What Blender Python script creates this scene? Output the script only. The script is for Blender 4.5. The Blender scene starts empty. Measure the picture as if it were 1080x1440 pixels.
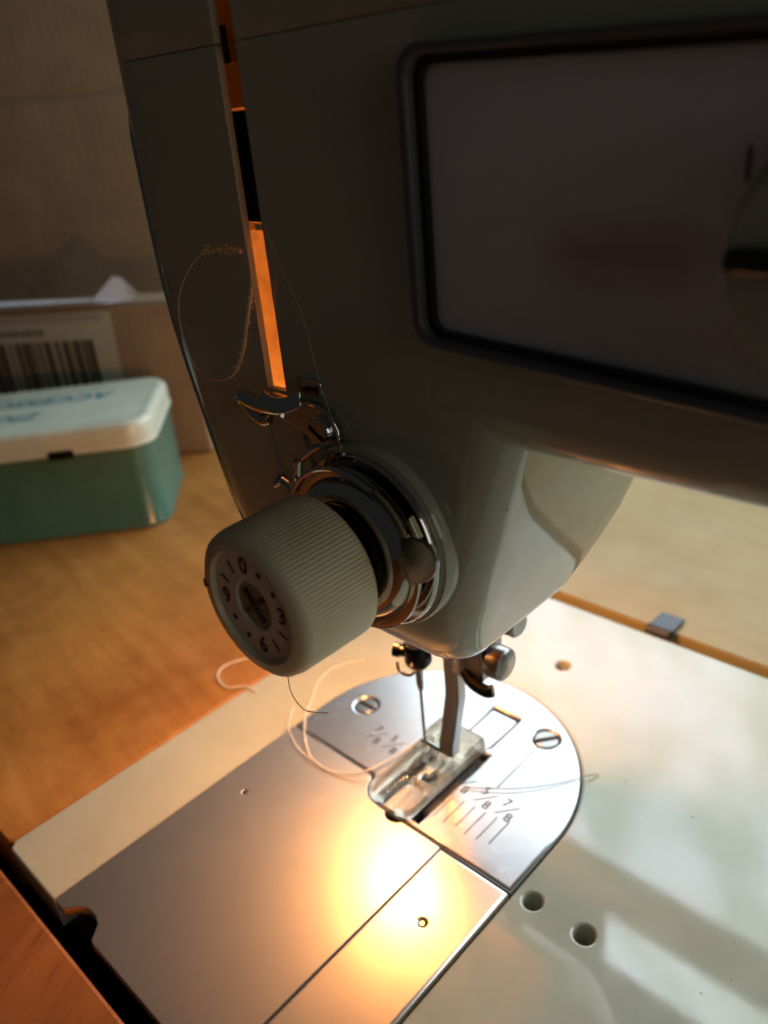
import bpy, bmesh, math, random
import numpy as np
from mathutils import Vector, Matrix

random.seed(7)
S = 0.001                                   # the script is written in millimetres
scene = bpy.context.scene
C = scene.collection

# ------------------------------------------------------------------ camera
YAW, PITCH, ROLL = 0.79614, 0.46335, -0.09661
CAM = Vector((117.53, -124.44, 162.34)) * S
cy, sy, cp, sp = math.cos(YAW), math.sin(YAW), math.cos(PITCH), math.sin(PITCH)
fwd = Vector((-sy * cp, cy * cp, -sp))
rgt = Vector((cy, sy, 0))
up = rgt.cross(fwd)
r2 = math.cos(ROLL) * rgt + math.sin(ROLL) * up
u2 = -math.sin(ROLL) * rgt + math.cos(ROLL) * up
cam_data = bpy.data.cameras.new('camera')
cam = bpy.data.objects.new('camera', cam_data)
C.objects.link(cam)
M = Matrix((r2, u2, -fwd)).transposed().to_4x4()
M.translation = CAM
cam.matrix_world = M
cam_data.sensor_fit = 'VERTICAL'
cam_data.sensor_height = 36
cam_data.lens = 1150.98 / 1440 * 36
cam_data.clip_start = 0.005
cam_data.clip_end = 20
cam_data.dof.use_dof = True
cam_data.dof.focus_distance = 0.147
cam_data.dof.aperture_fstop = 16
scene.camera = cam

# ------------------------------------------------------------------ world, lights, exposure
w = bpy.data.worlds.new('World')
scene.world = w
w.use_nodes = True
w.node_tree.nodes['Background'].inputs[0].default_value = (0.94, 0.97, 0.96, 1)
w.node_tree.nodes['Background'].inputs[1].default_value = 0.018

def area(name, loc, sx, sz, power, color, face=(0, -1, 0)):
    d = bpy.data.lights.new(name, 'AREA')
    d.shape = 'RECTANGLE'
    d.size, d.size_y = sx * S, sz * S
    d.energy = power
    d.color = color
    o = bpy.data.objects.new(name, d)
    C.objects.link(o)
    o.location = Vector(loc) * S
    o.rotation_euler = Vector(face).to_track_quat('-Z', 'Y').to_euler()
    return o
# the window behind the machine: lower pane and the strip of the upper pane
area('window_light', (0, 410, 335), 1020, 400, 6.2, (0.80, 0.92, 1.0))
area('window_light', (70, 410, 652), 450, 74, 0.62, (0.78, 0.91, 1.0))

# foliage and sky seen through the window panes, so that the light is not one even sheet
for o in list(C.objects):
    if o.name.startswith('window_light'):
        ld = o.data; ld.use_nodes = True
        nt = ld.node_tree; em = nt.nodes['Emission']
        ge = nt.nodes.new('ShaderNodeNewGeometry')
        mp = nt.nodes.new('ShaderNodeMapping'); mp.inputs['Scale'].default_value = (9, 2.2, 1) if ld.size_y > 0.2 else (2.2, 0.3, 1)
        nt.links.new(ge.outputs['Parametric'], mp.inputs['Vector'])
        no = nt.nodes.new('ShaderNodeTexNoise'); no.inputs['Scale'].default_value = 1.6; no.inputs['Detail'].default_value = 5
        nt.links.new(mp.outputs[0], no.inputs['Vector'])
        cr = nt.nodes.new('ShaderNodeValToRGB')
        cr.color_ramp.elements[0].position = 0.38; cr.color_ramp.elements[0].color = (0.72, 0.75, 0.64, 1)
        cr.color_ramp.elements[1].position = 0.62; cr.color_ramp.elements[1].color = (1.22, 1.2, 1.25, 1)
        nt.links.new(no.outputs['Fac'], cr.inputs['Fac'])
        nt.links.new(cr.outputs[0], em.inputs['Color'])
# added fill lamp on the right, stands for light from the room
area('room_fill', (780, -130, 270), 380, 380, 0.5, (1.0, 0.95, 0.86), face=(-1, 0.16, -0.22))

scene.view_settings.view_transform = 'Standard'
scene.view_settings.look = 'None'
scene.view_settings.exposure = 0
scene.view_settings.gamma = 1
scene.cycles.use_denoising = True
scene.cycles.max_bounces = 10
scene.cycles.transmission_bounces = 10
scene.cycles.sample_clamp_indirect = 6
scene.cycles.blur_glossy = 0.3

# ------------------------------------------------------------------ materials
MATS = {}
def mat(name, base=(0.5, 0.5, 0.5), rough=0.4, metal=0.0, coat=0.0, coat_rough=0.1, spec=0.5, trans=0.0, ior=1.5,
        emit=None, estr=0.0):
    m = bpy.data.materials.new(name)
    m.use_nodes = True
    b = m.node_tree.nodes['Principled BSDF']
    b.inputs['Base Color'].default_value = (*base, 1)
    b.inputs['Roughness'].default_value = rough
    b.inputs['Metallic'].default_value = metal
    b.inputs['Coat Weight'].default_value = coat
    b.inputs['Coat Roughness'].default_value = coat_rough
    b.inputs['Specular IOR Level'].default_value = spec
    b.inputs['Transmission Weight'].default_value = trans
    b.inputs['IOR'].default_value = ior
    if emit:
        b.inputs['Emission Color'].default_value = (*emit, 1)
        b.inputs['Emission Strength'].default_value = estr
    MATS[name] = m
    return m, m.node_tree.nodes, m.node_tree.links, b

def mapped(n, l, scale, coord='Object'):
    tc = n.new('ShaderNodeTexCoord')
    mp = n.new('ShaderNodeMapping')
    mp.inputs['Scale'].default_value = scale
    l.new(tc.outputs[coord], mp.inputs['Vector'])
    return mp

def noise(n, l, vec, scale, detail=4, rough=0.55):
    t = n.new('ShaderNodeTexNoise')
    t.inputs['Scale'].default_value = scale
    t.inputs['Detail'].default_value = detail
    t.inputs['Roughness'].default_value = rough
    l.new(vec, t.inputs['Vector'])
    return t

def ramp(n, l, src, stops):
    r = n.new('ShaderNodeValToRGB')
    e = r.color_ramp.elements
    while len(e) < len(stops):
        e.new(0.5)
    for el, (p, c) in zip(e, stops):
        el.position = p
        el.color = (*c, 1) if len(c) == 3 else c
    l.new(src, r.inputs['Fac'])
    return r

def g(v):
    return (v, v, v)

def bump(n, l, b, src, strength, dist):
    bp = n.new('ShaderNodeBump')
    bp.inputs['Strength'].default_value = strength
    bp.inputs['Distance'].default_value = dist
    l.new(src, bp.inputs['Height'])
    l.new(bp.outputs['Normal'], b.inputs['Normal'])
    return bp

# glossy cream enamel with faint mottling and dulled patches
m, n, l, b = mat('enamel', (0.5, 0.5, 0.38), 0.12)
mp = mapped(n, l, (1, 1, 1))
t = noise(n, l, mp.outputs[0], 60, 5)
r = ramp(n, l, t.outputs['Fac'], [(0.3, (0.40, 0.395, 0.30)), (0.7, (0.455, 0.445, 0.34))])
b.inputs['Specular IOR Level'].default_value = 0.78
chip = noise(n, l, mp.outputs[0], 260, 3, 0.6)                # pin-head chips and specks of dirt
cr_ = ramp(n, l, chip.outputs['Fac'], [(0.725, g(0.0)), (0.75, g(1.0))])
cm = n.new('ShaderNodeMix'); cm.data_type = 'RGBA'
l.new(cr_.outputs[0], cm.inputs[0]); l.new(r.outputs[0], cm.inputs[6]); cm.inputs[7].default_value = (0.10, 0.08, 0.05, 1)
l.new(cm.outputs[2], b.inputs['Base Color'])
t2 = noise(n, l, mp.outputs[0], 170, 6)
r = ramp(n, l, t2.outputs['Fac'], [(0.3, g(0.03)), (0.8, g(0.085))])
l.new(r.outputs[0], b.inputs['Roughness'])
t3 = noise(n, l, mp.outputs[0], 420, 2)
bump(n, l, b, t3.outputs['Fac'], 0.008, 0.0004)

# brushed steel plates
def steel(name, base, rough, scl, aniso=0.0):
    m, n, l, b = mat(name, base, rough, 1.0)
    mp = mapped(n, l, scl)
    t = noise(n, l, mp.outputs[0], 1, 6, 0.7)
    mp2 = mapped(n, l, (260, 260, 260))
    t2 = noise(n, l, mp2.outputs[0], 1, 5)
    mx = n.new('ShaderNodeMix'); mx.data_type = 'FLOAT'
    mx.inputs[0].default_value = 0.5
    l.new(t.outputs['Fac'], mx.inputs[2]); l.new(t2.outputs['Fac'], mx.inputs[3])
    r = ramp(n, l, mx.outputs[0], [(0.3, g(max(rough - 0.03, 0.03))), (0.7, g(rough + 0.04))])
    l.new(r.outputs[0], b.inputs['Roughness'])
    bump(n, l, b, t.outputs['Fac'], 0.006, 0.0002)
    return m, n, l, b
steel('plate_steel', (0.60, 0.60, 0.62), 0.25, (30, 3400, 30))
steel('slide_steel', (0.78, 0.70, 0.62), 0.31, (3200, 30, 30))
def two_lobe(name, rough2, fac):
    nt = MATS[name].node_tree; n, l = nt.nodes, nt.links
    b = n['Principled BSDF']
    b2 = n.new('ShaderNodeBsdfPrincipled')
    b2.inputs['Base Color'].default_value = b.inputs['Base Color'].default_value
    b2.inputs['Metallic'].default_value = 1.0; b2.inputs['Roughness'].default_value = rough2
    mxs = n.new('ShaderNodeMixShader'); mxs.inputs[0].default_value = fac
    l.new(b.outputs[0], mxs.inputs[1]); l.new(b2.outputs[0], mxs.inputs[2])
    l.new(mxs.outputs[0], n['Material Output'].inputs['Surface'])
def scratches(name):
    nt = MATS[name].node_tree; n, l = nt.nodes, nt.links
    b = n['Principled BSDF']
    hs = []
    for ang, sc in ((0.5, (18, 420, 18)), (2.1, (14, 520, 14)), (1.3, (22, 700, 22))):
        tc = n.new('ShaderNodeTexCoord'); mp = n.new('ShaderNodeMapping')
        mp.vector_type = 'POINT'; mp.inputs['Rotation'].default_value = (0, 0, ang)
        l.new(tc.outputs['Object'], mp.inputs['Vector'])
        m2 = n.new('ShaderNodeMapping'); m2.inputs['Scale'].default_value = sc
        l.new(mp.outputs[0], m2.inputs['Vector'])
        t = noise(n, l, m2.outputs[0], 1.0, 2)
        hs.append(ramp(n, l, t.outputs['Fac'], [(0.70, g(0.0)), (0.74, g(1.0))]).outputs[0])
    a = n.new('ShaderNodeMath'); a.operation = 'MAXIMUM'; l.new(hs[0], a.inputs[0]); l.new(hs[1], a.inputs[1])
    c = n.new('ShaderNodeMath'); c.operation = 'MAXIMUM'; l.new(a.outputs[0], c.inputs[0]); l.new(hs[2], c.inputs[1])
    bp = n.new('ShaderNodeBump'); bp.inputs['Strength'].default_value = 0.03; bp.inputs['Distance'].default_value = 0.0001
    l.new(c.outputs[0], bp.inputs['Height'])
    old = b.inputs['Normal'].links[0].from_socket
    l.new(old, bp.inputs['Normal']); l.new(bp.outputs['Normal'], b.inputs['Normal'])
scratches('slide_steel'); scratches('plate_steel')
two_lobe('plate_steel', 0.5, 0.25)
two_lobe('slide_steel', 0.5, 0.28)
steel('chrome', (0.55, 0.54, 0.52), 0.09, (400, 400, 400))
steel('panel_metal', (0.62, 0.64, 0.68), 0.5, (60, 60, 3000))
steel('worn_steel', (0.36, 0.35, 0.34), 0.32, (300, 300, 300))
m, n, l, b = MATS['panel_metal'], MATS['panel_metal'].node_tree.nodes, MATS['panel_metal'].node_tree.links, None
b = n['Principled BSDF']
b.inputs['Metallic'].default_value = 0.35
tc = n.new('ShaderNodeTexCoord')
sx = n.new('ShaderNodeSeparateXYZ')
l.new(tc.outputs['Object'], sx.inputs[0])
def band(axis, lo, hi, soft=0.0025):
    a = n.new('ShaderNodeMapRange'); a.inputs[1].default_value = lo * S - soft; a.inputs[2].default_value = lo * S + soft
    c = n.new('ShaderNodeMapRange'); c.inputs[1].default_value = hi * S - soft; c.inputs[2].default_value = hi * S + soft
    l.new(sx.outputs[axis], a.inputs[0]); l.new(sx.outputs[axis], c.inputs[0])
    s = n.new('ShaderNodeMath'); s.operation = 'SUBTRACT'
    l.new(a.outputs[0], s.inputs[0]); l.new(c.outputs[0], s.inputs[1])
    return s
bx_, bz_ = band('X', 62, 81), band('Z', 142, 148)
mm_ = n.new('ShaderNodeMath'); mm_.operation = 'MULTIPLY'
l.new(bx_.outputs[0], mm_.inputs[0]); l.new(bz_.outputs[0], mm_.inputs[1])
mx = n.new('ShaderNodeMix'); mx.data_type = 'RGBA'
l.new(mm_.outputs[0], mx.inputs[0])
mx.inputs[6].default_value = (0.74, 0.76, 0.80, 1); mx.inputs[7].default_value = (0.64, 0.50, 0.53, 1)
l.new(mx.outputs[2], b.inputs['Base Color'])

mat('black_plastic', (0.012, 0.012, 0.013), 0.35)
mat('grey_trim', (0.10, 0.105, 0.115), 0.35)
mat('dark_cavity', (0.02, 0.018, 0.015), 0.6)
mat('black_steel', (0.03, 0.03, 0.03), 0.3, 1.0)
m, n, l, b = mat('lamp_tinted_inside', (0.62, 0.44, 0.23), 0.5)  # inside of the head, the lamp's orange glow put into the colour
mp = mapped(n, l, (1, 1, 1))
t = noise(n, l, mp.outputs[0], 190, 6, 0.7)
r = ramp(n, l, t.outputs['Fac'], [(0.25, (0.40, 0.25, 0.10)), (0.5, (0.62, 0.44, 0.23)), (0.72, (0.74, 0.56, 0.33))])
l.new(r.outputs[0], b.inputs['Base Color'])
mat('hinge_steel', (0.09, 0.09, 0.10), 0.5, 1.0)
mat('grey_ink', (0.10, 0.09, 0.09), 0.5)
mat('ink', (0.02, 0.018, 0.015), 0.5)
mat('engraving', (0.035, 0.03, 0.03), 0.6)
mat('teal_print', (0.03, 0.20, 0.25), 0.4)
mat('clear_plastic', (1.0, 0.97, 0.90), 0.05, trans=1.0, ior=1.40)
nt = MATS['clear_plastic'].node_tree
tb = nt.nodes.new('ShaderNodeBsdfTransparent'); tb.inputs[0].default_value = (1.0, 0.95, 0.86, 1)
ms = nt.nodes.new('ShaderNodeMixShader'); ms.inputs[0].default_value = 0.30
nt.links.new(nt.nodes['Principled BSDF'].outputs[0], ms.inputs[1]); nt.links.new(tb.outputs[0], ms.inputs[2])
nt.links.new(ms.outputs[0], nt.nodes['Material Output'].inputs['Surface'])
mat('bulb_glow', (1, 0.8, 0.5), 0.4, emit=(1.0, 0.41, 0.11), estr=255)
mat('red_wax', (0.35, 0.08, 0.03), 0.5)

# ivory knob plastic, slightly grubby
m, n, l, b = mat('ivory_plastic', (0.5, 0.46, 0.34), 0.38)
b.inputs['Subsurface Weight'].default_value = 0.0
mp = mapped(n, l, (1, 1, 1))
t = noise(n, l, mp.outputs[0], 140, 5)
r = ramp(n, l, t.outputs['Fac'], [(0.3, (0.68, 0.59, 0.37)), (0.7, (0.79, 0.69, 0.46))])
l.new(r.outputs[0], b.inputs['Base Color'])
m, n, l, b = mat('dial_face', (0.74, 0.66, 0.55), 0.35)
m, n, l, b = mat('dial_hub', (0.34, 0.28, 0.18), 0.45)

# varnished table wood
def wood(name, dark, mid, light, ang=0, pores=0.34, blotch=0.9):
    m, n, l, b = mat(name, mid, 0.32, coat=0.0, spec=0.32)
    tc = n.new('ShaderNodeTexCoord')
    mp = n.new('ShaderNodeMapping')
    mp.inputs['Rotation'].default_value = (0, 0, ang)
    l.new(tc.outputs['Object'], mp.inputs['Vector'])
    mp2 = n.new('ShaderNodeMapping'); mp2.inputs['Scale'].default_value = (7, 150, 7)
    l.new(mp.outputs[0], mp2.inputs[0])
    wn = noise(n, l, mp.outputs[0], 9, 3)
    ad = n.new('ShaderNodeVectorMath'); ad.operation = 'MULTIPLY_ADD'
    l.new(wn.outputs['Color'], ad.inputs[0]); ad.inputs[1].default_value = (1.2, 1.2, 1.2); l.new(mp2.outputs[0], ad.inputs[2])
    t = noise(n, l, ad.outputs[0], 1.0, 7, 0.62)
    r = ramp(n, l, t.outputs['Fac'], [(0.15, dark), (0.52, mid), (0.92, light)])
    # pores and pale scratches
    mp3 = n.new('ShaderNodeMapping'); mp3.inputs['Scale'].default_value = (110, 900, 110)
    l.new(mp.outputs[0], mp3.inputs[0])
    t2 = noise(n, l, mp3.outputs[0], 1.0, 3)
    r2_ = ramp(n, l, t2.outputs['Fac'], [(0.30, g(0.55)), (0.42, g(1.0)), (0.70, g(1.0)), (0.78, g(1.7))])
    mul = n.new('ShaderNodeMix'); mul.data_type = 'RGBA'; mul.blend_type = 'MULTIPLY'; mul.inputs[0].default_value = pores
    l.new(r.outputs[0], mul.inputs[6]); l.new(r2_.outputs[0], mul.inputs[7])
    t5 = noise(n, l, mp.outputs[0], 16, 6, 0.7)
    r5 = ramp(n, l, t5.outputs['Fac'], [(0.30, (0.58, 0.46, 0.36)), (0.5, (0.97, 0.94, 0.90)), (0.72, (1.28, 1.24, 1.18))])
    mul2 = n.new('ShaderNodeMix'); mul2.data_type = 'RGBA'; mul2.blend_type = 'MULTIPLY'; mul2.inputs[0].default_value = blotch
    l.new(mul.outputs[2], mul2.inputs[6]); l.new(r5.outputs[0], mul2.inputs[7])
    l.new(mul2.outputs[2], b.inputs['Base Color'])
    t4 = noise(n, l, mp.outputs[0], 45, 5)
    r4 = ramp(n, l, t4.outputs['Fac'], [(0.35, g(0.40)), (0.7, g(0.56))])
    l.new(r4.outputs[0], b.inputs['Roughness'])
    bump(n, l, b, t2.outputs['Fac'], 0.10, 0.0003)
wood('table_wood', (0.31, 0.118, 0.024), (0.43, 0.192, 0.045), (0.52, 0.265, 0.078), math.radians(8))
wood('flap_wood', (0.15, 0.05, 0.012), (0.235, 0.083, 0.021), (0.31, 0.125, 0.035), math.radians(62), 0.75)  # front flap: its weaker lamp light put into a darker, redder tone
wood('rear_wood', (0.355, 0.25, 0.094), (0.385, 0.275, 0.105), (0.41, 0.30, 0.118), math.radians(3), 0.12, 0.3)

# corrugated card
def card(name, base, ang=0):
    m, n, l, b = mat(name, base, 0.75, spec=0.25)
    mp = mapped(n, l, (1, 1, 1))
    t = noise(n, l, mp.outputs[0], 35, 6)
    lo = tuple(c * 0.86 for c in base); hi = tuple(c * 1.12 for c in base)
    r = ramp(n, l, t.outputs['Fac'], [(0.3, lo), (0.7, hi)])
    l.new(r.outputs[0], b.inputs['Base Color'])
    mp2 = mapped(n, l, (1, 1, 0.05))
    wv = n.new('ShaderNodeTexWave'); wv.inputs['Scale'].default_value = 55; wv.inputs['Distortion'].default_value = 0.6
    l.new(mp2.outputs[0], wv.inputs['Vector'])
    bump(n, l, b, wv.outputs['Fac'], 0.10, 0.0006)
card('cardboard', (0.36, 0.26, 0.17))
card('cardboard_dark', (0.43, 0.32, 0.21))
m, n, l, b = mat('label_paper', (0.58, 0.58, 0.50), 0.6)
m, n, l, b = mat('white_paper', (0.78, 0.78, 0.84), 0.7)

# enamelled tin
def tinpaint(name, base, rough):
    m, n, l, b = mat(name, base, rough)
    mp = mapped(n, l, (1, 1, 1))
    t = noise(n, l, mp.outputs[0], 50, 6)
    r = ramp(n, l, t.outputs['Fac'], [(0.25, tuple(c * 0.85 for c in base)), (0.75, tuple(min(1, c * 1.1) for c in base))])
    l.new(r.outputs[0], b.inputs['Base Color'])
tinpaint('tin_green', (0.075, 0.175, 0.132), 0.2)
tinpaint('tin_cream', (0.62, 0.67, 0.55), 0.25)
m, n, l, b = mat('thread_pale', (0.80, 0.72, 0.60), 0.6)
m, n, l, b = mat('thread_tan', (0.78, 0.55, 0.30), 0.7)
m, n, l, b = mat('thread_grey', (0.42, 0.40, 0.38), 0.6)

# ------------------------------------------------------------------ mesh helpers
def finish(name, bm, material, parent=None, smooth=40, bevel=0.0, seg=2, flat=False):
    bmesh.ops.remove_doubles(bm, verts=bm.verts, dist=1e-7)
    bmesh.ops.recalc_face_normals(bm, faces=bm.faces)
    me = bpy.data.meshes.new(name)
    bm.to_mesh(me); bm.free()
    me.materials.append(MATS[material])
    if smooth:
        me.shade_smooth()
        me.set_sharp_from_angle(angle=math.radians(smooth))
        if flat:                             # level faces stay dead flat next to their rounded rims
            for p in me.polygons:
                if max(abs(p.normal.z), abs(p.normal.y)) > 0.9995: p.use_smooth = False
    o = bpy.data.objects.new(name, me)
    C.objects.link(o)
    if parent:
        o.parent = parent
    if bevel:
        md = o.modifiers.new('bevel', 'BEVEL')
        md.width = bevel * S; md.segments = seg; md.limit_method = 'ANGLE'; md.angle_limit = math.radians(35)
        md.harden_normals = False
    return o

def V(bm, x, y, z):
    return bm.verts.new((x * S, y * S, z * S))

XY = lambda a, b_, h: (a, b_, h)            # slab in the XY plane, height z
XZ = lambda a, b_, h: (a, h, b_)            # slab in the XZ plane, height y

def offset_loop(lp, d):
    """move a loop towards its left-hand side by d"""
    out = []
    n_ = len(lp)
    for i in range(n_):
        p0, p1, p2 = Vector(lp[i - 1]), Vector(lp[i]), Vector(lp[(i + 1) % n_])
        e1, e2 = (p1 - p0).normalized(), (p2 - p1).normalized()
        n1, n2 = Vector((-e1.y, e1.x)), Vector((-e2.y, e2.x))
        m_ = n1 + n2
        k = m_.length_squared
        m_ = n1 if k < 1e-6 else m_ * min(2 / k, 2.0)
        out.append((p1.x + m_.x * d, p1.y + m_.y * d))
    return out

def slab(bm, loops, h0, h1, plane=XY, ch=0.0, seg=3):
    """prism from an outline (first loop) with holes (other loops); ch rounds the rim at h1"""
    L = []
    for k, lp in enumerate(loops):
        lp = [tuple(map(float, q)) for q in lp]
        area_ = sum(lp[i][0] * lp[(i + 1) % len(lp)][1] - lp[(i + 1) % len(lp)][0] * lp[i][1] for i in range(len(lp)))
        if (area_ < 0) == (k == 0):
            lp = lp[::-1]
        L.append(lp)                        # outline counter-clockwise, holes clockwise: material on the left
    sg = 1 if h1 > h0 else -1
    lev = [(h0, 0.0)]
    if ch:
        for i in range(seg + 1):
            t = math.pi / 2 * i / seg
            lev.append((h1 - sg * ch * (1 - math.sin(t)), ch * (1 - math.cos(t))))
    else:
        lev.append((h1, 0.0))
    rows = []
    for h, d in lev:
        rows.append([[V(bm, *plane(a, b_, h)) for a, b_ in (offset_loop(lp, d) if d else lp)] for lp in L])
    for A_, B_ in zip(rows, rows[1:]):
        for la, lb in zip(A_, B_):
            for i in range(len(la)):
                j = (i + 1) % len(la)
                bm.faces.new((la[i], la[j], lb[j], lb[i]))
    for row, (h, d) in ((rows[0], lev[0]), (rows[-1], lev[-1])):
        if len(L) == 1:
            bm.faces.new(row[0])
            continue
        es = []
        for lp in row:
            for i in range(len(lp)):
                es.append(bm.edges.get((lp[i], lp[(i + 1) % len(lp)])))
        bmesh.ops.triangle_fill(bm, edges=es, use_beauty=True)

def box(bm, x0, x1, y0, y1, z0, z1):
    slab(bm, [[(x0, y0), (x1, y0), (x1, y1), (x0, y1)]], z0, z1)

def circle(cx, cy_, r, n_=32, a0=0.0):
    return [(cx + r * math.cos(a0 + 2 * math.pi * i / n_), cy_ + r * math.sin(a0 + 2 * math.pi * i / n_)) for i in range(n_)]

def rrect(x0, x1, y0, y1, r, n_=6):
    pts = []
    for cx, cy_, a in ((x1 - r, y0 + r, -90), (x1 - r, y1 - r, 0), (x0 + r, y1 - r, 90), (x0 + r, y0 + r, 180)):
        for i in range(n_ + 1):
            t = math.radians(a + 90 * i / n_)
            pts.append((cx + r * math.cos(t), cy_ + r * math.sin(t)))
    return pts

def lathe(bm, prof, org, axis='Y', n_=64, cap=True, rfun=None):
    """prof: (radius, height along axis)"""
    rings = []
    for k, (r, h) in enumerate(prof):
        ring = []
        for i in range(n_):
            a = 2 * math.pi * i / n_
            rr = r if rfun is None else rfun(r, a, k)
            c, s = rr * math.cos(a), rr * math.sin(a)
            if axis == 'Y': p = (org[0] + c, org[1] + h, org[2] + s)
            elif axis == 'X': p = (org[0] + h, org[1] + c, org[2] + s)
            else: p = (org[0] + c, org[1] + s, org[2] + h)
            ring.append(V(bm, *p))
        rings.append(ring)
    for a, b_ in zip(rings, rings[1:]):
        for i in range(n_):
            bm.faces.new((a[i], a[(i + 1) % n_], b_[(i + 1) % n_], b_[i]))
    if cap:
        bm.faces.new(rings[0]); bm.faces.new(rings[-1])
    return rings

def catmull(pts, per=8):
    P = [Vector(p) for p in pts]
    P = [2 * P[0] - P[1]] + P + [2 * P[-1] - P[-2]]
    out = []
    for i in range(1, len(P) - 2):
        for k in range(per):
            t = k / per
            out.append(0.5 * ((2 * P[i]) + (P[i + 1] - P[i - 1]) * t + (2 * P[i - 1] - 5 * P[i] + 4 * P[i + 1] - P[i + 2]) * t * t
                              + (3 * P[i] - P[i - 1] - 3 * P[i + 1] + P[i + 2]) * t ** 3))
    out.append(P[-2])
    return out

def tube(bm, pts, r, n_=8, smooth=True, per=8, taper=None):
    P = catmull(pts, per) if smooth else [Vector(p) for p in pts]
    T = [(P[min(i + 1, len(P) - 1)] - P[max(i - 1, 0)]).normalized() for i in range(len(P))]
    N = T[0].orthogonal().normalized()
    rings = []
    for i, (p, t_) in enumerate(zip(P, T)):
        N = (N - t_ * N.dot(t_)).normalized()
        B = t_.cross(N)
        rr = r if taper is None else r * taper(i / (len(P) - 1))
        rings.append([V(bm, *(p + rr * (math.cos(2 * math.pi * k / n_) * N + math.sin(2 * math.pi * k / n_) * B))) for k in range(n_)])
    for a, b_ in zip(rings, rings[1:]):
        for k in range(n_):
            bm.faces.new((a[k], a[(k + 1) % n_], b_[(k + 1) % n_], b_[k]))
    bm.faces.new(rings[0]); bm.faces.new(rings[-1])
    return P

def text_into(bm, s, size, org, ex, ey, align='CENTER', shear=0.0, weight=0.0, depth=0.04):
    cu = bpy.data.curves.new('txt', 'FONT')
    cu.body = s; cu.size = size * 1.0; cu.align_x = align; cu.align_y = 'CENTER'; cu.shear = shear
    cu.offset = weight; cu.resolution_u = 3
    o = bpy.data.objects.new('txt', cu)
    C.objects.link(o)
    dg = bpy.context.evaluated_depsgraph_get()
    me = bpy.data.meshes.new_from_object(o.evaluated_get(dg))
    ex, ey, org = Vector(ex), Vector(ey), Vector(org)
    en = ex.cross(ey)
    vs = [V(bm, *(org + ex * v.co.x + ey * v.co.y + en * depth)) for v in me.vertices]
    for p in me.polygons:
        try: bm.faces.new([vs[i] for i in p.vertices])
        except ValueError: pass
    bpy.data.objects.remove(o); bpy.data.curves.remove(cu); bpy.data.meshes.remove(me)

def thing(name, label, cat, loc=(0, 0, 0), rz=0.0, group=None):
    o = bpy.data.objects.new(name, None)
    C.objects.link(o)
    o.empty_display_size = 0.02
    o.location = Vector(loc) * S
    o.rotation_euler = (0, 0, rz)
    o['label'] = label; o['category'] = cat
    if group: o['group'] = group
    return o

def tag(o, label, cat, group=None):
    o['label'] = label; o['category'] = cat
    if group: o['group'] = group
    return o

# ------------------------------------------------------------------ table
table = thing('table', 'varnished orange-brown wooden sewing table with a cut-out round the machine bed', 'table', (0, 0, -18))
def board(x0, x1, y0, y1, r=2.0, m_='table_wood'):
    bm = bmesh.new()
    slab(bm, [rrect(x0, x1, y0, y1, r, 3)], 0, 17.4)
    return finish('top_board', bm, m_, table, bevel=0.8)
board(-900, -67.4, -90.8, 385)
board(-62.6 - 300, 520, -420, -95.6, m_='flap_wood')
board(-67.0, 700, 92.0, 385, m_='rear_wood')
bm = bmesh.new()
box(bm, -330, 420, -200, 300, -160, -150); box(bm, -330, -322, -200, 300, -150, -1); box(bm, 412, 420, -200, 300, -150, -1)
box(bm, -322, 412, -200, -192, -150, -1); box(bm, -322, 412, 292, 300, -150, -1)
finish('cabinet', bm, 'dark_cavity', table)
bm = bmesh.new()
box(bm, 17.6, 25.6, 87.2, 99.6, 17.6, 18.9)
tube(bm, [(17.6, 89.5, 18.4), (25.6, 89.5, 18.4)], 1.7, 12, smooth=False)
finish('hinge', bm, 'hinge_steel', table, bevel=0.3)

# ------------------------------------------------------------------ the sewing machine
mach = thing('sewing_machine', 'cream enamelled sewing machine with ribbed tension knob and steel needle plate, lamp lit', 'sewing machine')
PCX, PCY, PR = 0.7, -3.2, 41.0
def arc(r, a0, a1, n_=40):
    return [(PCX + r * math.cos(math.radians(a0 + (a1 - a0) * i / n_)), PCY + r * math.sin(math.radians(a0 + (a1 - a0) * i / n_))) for i in range(n_ + 1)]
# bed
bm = bmesh.new()
out = [(-64.4, -91.4), (-40.5, -91.4)] + arc(PR + 0.15, 180, 0) + [(41.9, -91.4), (308, -91.4), (310, -89.4), (310, 84.6), (308, 86.6), (-64.4, 86.6), (-66.4, 84.6), (-66.4, -89.4)]
slab(bm, [out, circle(46.4, -20.2, 2.2), circle(59.4, -20.1, 2.3), circle(6.3, 55.9, 2.1)], -9, 0, ch=0.7)
bed = finish('bed', bm, 'enamel', mach, smooth=50, flat=True)
bm = bmesh.new()
box(bm, -64, 308, -89, 84, -16, -9.3)
finish('bed_base', bm, 'dark_cavity', mach)
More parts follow.
